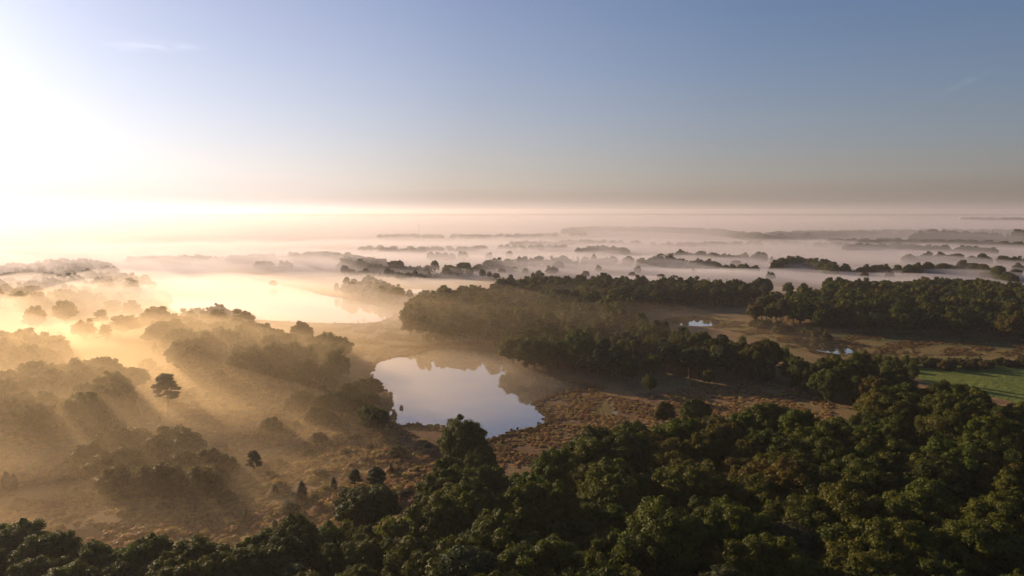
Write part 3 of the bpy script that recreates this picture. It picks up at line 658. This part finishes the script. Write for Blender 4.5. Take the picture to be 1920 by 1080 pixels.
row([(640,486),(700,492),(760,492),(850,492),(900,490),(960,484),(1040,480),(1110,478),(1190,480)], 12, 7, 'tree in the long misty row behind the pools, centre', 'long tree row in the centre mist', seed=1)
row([(1200,484),(1260,482),(1330,486),(1420,492)], 12, 7, 'tree in the misty row right of centre', 'tree row right of centre', seed=2)
row([(1452,490),(1500,482),(1540,489),(1560,494)], 12.5, 6, 'tree in the short tall row standing in the right mist', 'short tall row in the right mist', seed=3)
row([(1560,493),(1600,496),(1690,494)], 11, 7.5, 'round tree in the spaced row in the right mist', 'spaced round trees in the right mist', gap=.2, seed=4)
row([(1700,498),(1740,494),(1780,492),(1830,494),(1870,502),(1900,508)], 12, 6.5, 'tree in the dark row at the far right mist', 'dark row in the far right mist', rows=2, seed=5)
row([(1235,474),(1290,471),(1340,476),(1400,474),(1450,478)], 12, 8, 'pale tree in the row behind the right-of-centre row', 'pale row behind', seed=6)
row([(1700,477),(1740,473),(1800,476),(1920,480),(1990,482)], 12, 7.5, 'pale tree in the second row at the far right', 'second row at the far right', rows=2, seed=7)
row([(640,500),(700,503),(780,508),(850,503)], 8, 11, 'pale tree in the mist beyond the pools', 'pale trees beyond the pools', gap=.3, seed=11)
tk = []
for i, (px, py, h) in enumerate([(808,474,11),(822,474,11),(834,475,11),(848,476,10),(869,473,11),(917,475,10),(955,472,10),(785,500,8),(800,503,8),(845,498,9),(858,503,8),(880,503,8),(905,506,8),(918,510,6),(930,512,6),(1035,500,9),(1048,490,10),(1010,508,7),(1000,512,6),(985,503,7),(1122,498,8),(1178,486,9),(1196,500,8),(1300,505,6),(1375,506,5),(1446,511,8),(1185,510,6),(1240,514,6),(1267,517,6),(1622,511,7),(1668,510,7),(1098,508,7),(1380,488,9),(1730,520,6),(1910,495,10),(1905,505,9),(1540,500,7),(940,503,7),(965,500,7)]):
    tk.append(one('broadleaf', px, py, h, '', random.uniform(.9, 1.4), 'scattered trees in the valley mist'))
number_left_to_right(tk, 'lone tree, {o} of those rising singly from the valley mist')
row([(1715,432),(1800,430),(1910,431),(1990,434)], 25, 8.5, 'pointed spruce on the skyline plantation at far right', 'skyline spruces', kinds=('spruce',), wide=(.8, 1.1), dh=.08, seed=12)
U = np.array(UNDER); scatter('undergrowth', U[:, :2], [combined('broadleaf', k) for k in range(3)]+[combined('oak', 3)], U[:, 2:]*rng.uniform(1, 1.5, (len(U), 1))*np.array([[1, 1, .85]]), 'lower growth filling in between the trees of the misty rows', 'undergrowth', seed=32)
# far woods that read as one mass
def far_wood(name, tops, h, depth, n, label, seed, kind='broadleaf', ws=1.5):
    r = np.random.default_rng(seed); W_ = np.array([at(px, py, h) for px, py in tops]); seg = r.uniform(0, len(W_)-1.001, n); i = seg.astype(int); t = (seg-i)[:, None]
    P = W_[i]*(1-t)+W_[i+1]*t; P[:, 1] += r.uniform(0, depth, n); s = (h/12.3)*(.62+.42*r.random((n, 1))**.6); s3 = np.concatenate([s*ws, s*ws, s], 1)
    scatter(name, P, [combined(kind, k) for k in range(len(PROTO[kind]))], s3, label, 'woodland', seed=seed)
far_wood('far_woodland', [(1440,441),(1520,438),(1600,436),(1700,435),(1800,433),(1920,433),(2060,433)], 17, 160, 420, 'long dark wood under the skyline on the right', 21)
far_wood('far_woodland', [(1060,430),(1120,426),(1200,426),(1300,429),(1360,431),(1440,441)], 17, 120, 260, 'faint grey wood on the skyline right of centre', 22)
far_wood('far_woodland', [(700,441),(780,440),(900,441),(1000,439),(1100,437)], 10, 60, 120, 'thin faint wood on the skyline between the masts', 23)
far_wood('far_woodland', [(1600,452),(1700,450),(1800,452),(1960,456)], 12, 90, 200, 'grey wood below the skyline spruces', 24)
far_wood('far_woodland', [(1080,466),(1130,461),(1180,467)], 11, 20, 26, 'small pale wooded rise in the centre mist', 26)
far_wood('far_woodland', [(1600,460),(1700,458),(1780,462),(1870,466)], 12, 30, 70, 'faint third line of woodland at the far right', 27)
far_wood('far_woodland', [(220,484),(330,482),(450,481),(560,478),(600,474),(640,480),(700,492)], 12, 40, 150, 'faint low wood along the far shore of the big lake', 28)
far_wood('far_woodland', [(960,455),(1100,452),(1300,456),(1500,454),(1620,458)], 10, 60, 170, 'faint broken tree line in the mist under the far wood', 29)
far_wood('far_woodland', [(640,462),(760,466),(900,463),(1060,460)], 9, 60, 90, 'faint thin tree line in the bright centre mist', 30)
far_wood('far_woodland', [(1860,409),(1960,409),(2060,410)], 20, 300, 120, 'tiny dark wood on the horizon at the far right', 25)

# ------------------------------------------------------------------ heather, reeds
def tuft_mesh(seed, n=5, leaf=.10, mat='heather', flat=.7, rad=.5, per=34):
    r = np.random.default_rng(seed); parts = []
    for i in range(n):
        a = r.uniform(0, 6.28); q = r.uniform(0, .6); C = np.array([math.cos(a)*q, math.sin(a)*q, .22*flat]); Rr = rad*r.uniform(.6, 1.1)
        parts.append(core(C, Rr*.8, r, flat, ICO0 if i % 2 else ICO1)); parts.append(leaves(C, Rr, per, leaf, r, flat, .6, .8, 0))
    V, Fc = tri_join(parts); return mesh_from(mat+'_tuft', V, Fc, [MAT[mat]])
HT = [tuft_mesh(k) for k in (81, 82, 83, 84)]; RT = [tuft_mesh(k, 4, .16, 'reed', 1.3, .45) for k in (91, 92, 93)]
def clumped(P, seed, keep=.5, sc=18.):
    """thin the points with a smooth random field so that the growth stands in drifts"""
    r = np.random.default_rng(seed); f = np.zeros(len(P))
    for k in range(10):
        a = r.uniform(0, 6.28); q = sc*r.uniform(.35, 1.6); f += np.sin((P[:, 0]*math.cos(a)+P[:, 1]*math.sin(a))/q*2*math.pi+r.uniform(0, 6))
    return P[f+r.normal(0, 1.2, len(P)) > np.quantile(f, 1-keep)]
HP = poly_world([(-100,800),(150,760),(300,690),(420,660),(520,700),(640,690),(700,760),(740,800),(850,850),(860,900),(800,975),(600,1000),(430,1040),(250,1060),(-100,1050)])
P = clumped(sample_poly(HP, .95, 401, jitter=.5), 5, .82, 16); n = len(P); print('HEATHER', n)
s = rng.uniform(.5, 1.0, (n, 1))*(1+1.1*(rng.random((n, 1)) < .12)); scatter('heather', P, HT, np.concatenate([s, s, s*rng.uniform(.6, 1.1, (n, 1))], 1), 'tufts of heather and grass over the misty heath', 'heather', tilt=.12, seed=6)
HP2 = poly_world([(1000,765),(1050,742),(1100,733),(1200,752),(1300,720),(1420,712),(1560,750),(1560,790),(1300,800),(1200,830),(1060,870),(920,880),(840,850),(860,832),(930,826),(985,808),(1030,800)])
P = clumped(dry(sample_poly(HP2, 1.0, 402, jitter=.5)), 7, .7, 12); n = len(P)
s = rng.uniform(.4, 1.0, (n, 1)); scatter('heather', P, HT, np.concatenate([s, s, s*.8], 1), 'purple brown heather on the spit right of the pond and in the clearing', 'heather', tilt=.12, seed=8)
P = clumped(sample_poly(poly_world([(500,606),(640,615),(750,600),(800,640),(820,655),(760,664),(700,676),(600,690),(500,640)]), 1.5, 403, jitter=.5), 8, .55, 20); n = len(P)
s = rng.uniform(.5, 1.1, (n, 1)); scatter('marsh_grass', P, RT, np.concatenate([s*1.3, s*1.3, s*.5], 1), 'ochre grass tussocks on the flat between lake and pond', 'grass', tilt=.1, seed=9)
P = clumped(dry(sample_poly(poly_world([(1260,592),(1340,594),(1420,608),(1520,620),(1640,630),(1760,634),(1950,650),(2050,662),(2050,680),(1900,668),(1760,666),(1640,672),(1560,674),(1470,650),(1380,622),(1260,604)]), 1.5, 404, jitter=.5)), 9, .5, 14)
for nm_, pl_, sd_ in POOLS: P = P[~inside(smooth_poly(poly_world(pl_), .14, 3, 1, sd_), P[:, 0], P[:, 1])]
n = len(P); s = rng.uniform(.5, 1.2, (n, 1)); scatter('meadow_grass', P, RT+HT[:1], np.concatenate([s*1.4, s*1.4, s*.45], 1), 'golden and olive grass tussocks over the meadow strip', 'grass', tilt=.1, seed=14)
def shore_pts(Pn, seed, wdt, k, sel=None):
    r = np.random.default_rng(seed); i = r.integers(0, len(Pn), k); q = Pn[i]+r.normal(0, wdt, (k, 2)); return q[~inside(Pn, q[:, 0], q[:, 1])|(r.random(k) < .12)]
P = shore_pts(POND, 11, .9, 2600); n = len(P); s = rng.uniform(.35, 1.0, (n, 1))
scatter('reeds', P, RT, np.concatenate([s, s, s*.8], 1), 'brown reeds fringing the near pond', 'reeds', tilt=.1, seed=12)
P = shore_pts(LAKE, 12, 1.2, 1500); n = len(P); s = rng.uniform(.4, 1.1, (n, 1))
scatter('reeds', P, RT, np.concatenate([s, s, s*.6], 1), 'low reeds fringing the big misty lake', 'reeds', tilt=.1, seed=13)
for px, py, s_, lab in [(740,781,1.7,'larger round tussock standing in the pond near its left bank'),(753,766,1.2,'small round tussock standing in the pond, farther out'),(732,741,1.4,'tussock touching the left bank of the pond')]:
    x, y = at(px, py); o = link('tussock', RT[0]); o.location = (x, y, .02); o.scale = (s_, s_, s_*.8); apply_tags(o, lab, 'tussock')
# old fence posts along the lower shore of the big lake
mb = M('weathered_wood'); pb = mb.n('ShaderNodeBsdfPrincipled'); pb.inputs['Base Color'].default_value = (.14, .11, .08, 1); pb.inputs['Roughness'].default_value = .9; mb.l(pb.outputs[0], mb.out.inputs[0])
V1, F1 = tube((0, 0, -.3), (0.03, 0, 1.35), .09, .075, 7); V2, F2 = tube((0.03, 0, 1.35), (.03, 0, 1.42), .075, .02, 7); Vp, Fp = tri_join([(V1, F1), (V2, F2)])
post = mesh_from('wooden_post', Vp, Fp, [mb.m], smooth=True)
for px, py, lab in [(682,603,'tallest wooden post by the lower right shore of the big lake'),(671,603,'short wooden post left of the tallest lake post'),(718,600,'wooden post near the right tip of the big lake')]:
    x, y = at(px, py); o = link('wooden_post', post); o.location = (x, y, 0); o.scale = (2.2, 2.2, 1.5 if px == 682 else .9); apply_tags(o, lab, 'post')
# masts in the far mist
ms = M('galvanised_steel'); pb = ms.n('ShaderNodeBsdfPrincipled'); pb.inputs['Base Color'].default_value = (.25, .26, .27, 1); pb.inputs['Metallic'].default_value = .6; pb.inputs['Roughness'].default_value = .5; ms.l(pb.outputs[0], ms.out.inputs[0])
def mast(px, pytop, pybase, label, arms):
    y0 = at(px, pybase)[1]; x0 = at(px, pybase)[0]; h = 60-(60)*(pytop-395)/(pybase-395)
    e = bpy.data.objects.new('transmission_mast', None); COL.objects.link(e); e.location = (x0, y0, 0); apply_tags(e, label, 'mast')
    parts = []; b = 2.0
    for sx, sy in ((-1, -1), (1, -1), (1, 1), (-1, 1)): parts.append(tube((sx*b, sy*b, 0), (sx*.3, sy*.3, h), .28, .14, 4))
    for k in range(8):
        z0, z1 = h*k/8, h*(k+1)/8; b0, b1 = b+(.3-b)*k/8, b+(.3-b)*(k+1)/8
        for s1 in (-1, 1): parts.append(tube((-b0, s1*b0, z0), (b1, s1*b1, z1), .1, .1, 4)); parts.append(tube((s1*b0, -b0, z0), (s1*b1, b1, z1), .1, .1, 4))
    V, Fc = tri_join(parts); link('lattice_tower', mesh_from('lattice_tower', V, Fc, [ms.m]), e)
    for z in arms: V, Fc = tri_join([tube((-4, 0, h*z), (4, 0, h*z), .2, .2, 4), tube((-4, 0, h*z), (0, 0, h*z+1.4), .12, .12, 4), tube((4, 0, h*z), (0, 0, h*z+1.4), .12, .12, 4)]); link('cross_arm', mesh_from('cross_arm', V, Fc, [ms.m]), e)
mast(785, 418, 441, 'faint mast in the far mist, left of the two masts', (.85,))
mast(963, 424, 441, 'faint mast with cross arms in the far mist, right of the two masts', (.72, .9))
mast(1582, 419, 438, 'tiny faint mast above the right far wood', (.9,))

#@@MIST@@
# ------------------------------------------------------------------ haze and mist
box = [(-14500, -14500, -1), (14500, -14500, -1), (14500, 14500, -1), (-14500, 14500, -1)]; box += [(x, y, 80) for x, y, z in box]
hz = link('haze', mesh_from('haze', box, [(3, 2, 1, 0), (4, 5, 6, 7), (0, 1, 5, 4), (1, 2, 6, 5), (2, 3, 7, 6), (3, 0, 4, 7)], [vol_mat('haze_air', .00013, .5, (.76, .71, .73))])); hz['kind'] = 'stuff'
apply_tags(hz, 'thin morning haze over the whole landscape', 'haze')
def bank(px, py, rx, ry, h, rot, dens, seed, aniso=.4, col=(.70, .65, .68)):
    """a flat-bottomed lens of ground mist with an uneven top and a ragged outline"""
    x0, y0 = at(px, py); r = np.random.default_rng(seed); na, nr = 96, 30; V = []; Fc = []
    ph = r.uniform(0, 6.28, 8); a_ = np.linspace(0, 2*math.pi, na, endpoint=False)
    out = 1+.16*np.sin(2*a_+ph[0])+.13*np.sin(3*a_+ph[1])+.09*np.sin(5*a_+ph[2])+.05*np.sin(9*a_+ph[3])
    ca, sa = math.cos(rot), math.sin(rot)
    V.append((x0, y0, h*.95))
    for i in range(1, nr+1):
        q = i/nr
        for j in range(na):
            u, v = q*out[j]*rx*math.cos(a_[j]), q*out[j]*ry*math.sin(a_[j]); X, Y = x0+u*ca-v*sa, y0+u*sa+v*ca
            z = h*(1-q*q)**.8*(1+.30*math.sin(X/37+ph[4]+math.sin(Y/41))*math.cos(Y/23+ph[5])+.22*math.sin(X/15+ph[6]+Y/11))-.25*q
            V.append((X, Y, max(z, -.25)))
    for j in range(na): Fc.append((0, 1+j, 1+(j+1) % na))
    for i in range(nr-1):
        for j in range(na):
            a, b = 1+i*na+j, 1+i*na+(j+1) % na; Fc.append((a, a+na, b+na, b))
    base = len(V); 
    for j in range(na):
        X, Y, _ = V[1+(nr-1)*na+j]; V.append((X, Y, -.5))
    for j in range(na):
        a, b = 1+(nr-1)*na+j, 1+(nr-1)*na+(j+1) % na; Fc.append((a, base+j, base+(j+1) % na, b))
    Fc.append(tuple(base+j for j in range(na))[::-1])
    o = link('mist', mesh_from('mist', V, Fc, [vol_mat('ground_mist', dens, aniso, col)], smooth=True)); apply_tags(o, 'bank of white ground mist lying in the valley', 'mist', kind='stuff'); return o
# left heath mist, thick and thin parts
WARM = (1, .77, .48)  # golden sunlight put into the colour of the near mist
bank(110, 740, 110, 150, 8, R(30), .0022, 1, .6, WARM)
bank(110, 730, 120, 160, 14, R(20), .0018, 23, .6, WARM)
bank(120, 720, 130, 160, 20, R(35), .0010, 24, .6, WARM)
bank(100, 590, 260, 230, 17, R(20), .006, 2, .5, (.86, .78, .76))
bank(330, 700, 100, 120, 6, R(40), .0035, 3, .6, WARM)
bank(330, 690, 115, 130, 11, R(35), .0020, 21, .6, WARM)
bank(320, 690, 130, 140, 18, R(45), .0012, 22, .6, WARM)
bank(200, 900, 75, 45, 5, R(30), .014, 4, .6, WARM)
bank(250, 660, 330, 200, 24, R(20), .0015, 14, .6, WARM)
bank(40, 515, 420, 160, 30, R(0), .0065, 15)
# valley mist beyond lake and woods
bank(420, 505, 420, 200, 9, 0, .008, 5)
bank(900, 505, 420, 120, 6.5, 0, .015, 6)
bank(1350, 525, 300, 85, 7, R(-10), .022, 7)
bank(1650, 525, 260, 80, 7, R(-8), .022, 8)
bank(1300, 470, 800, 260, 7.5, 0, .016, 9)
bank(700, 440, 1800, 700, 8, 0, .010, 10)
bank(1750, 485, 420, 110, 7.5, 0, .016, 11)
bank(1700, 425, 3500, 800, 9, 0, .006, 12)
bank(900, 410, 9000, 3500, 14, 0, .004, 13, .4, (.62, .57, .60))
bank(1000, 436, 3000, 1010, 42, 0, .0030, 16)
bank(1150, 475, 900, 330, 17, 0, .0055, 18)
bank(1500, 502, 520, 120, 12, R(-6), .008, 19)
bank(780, 506, 400, 150, 17, 0, .009, 20)
bank(870, 700, 80, 60, 2.2, R(20), .008, 17)
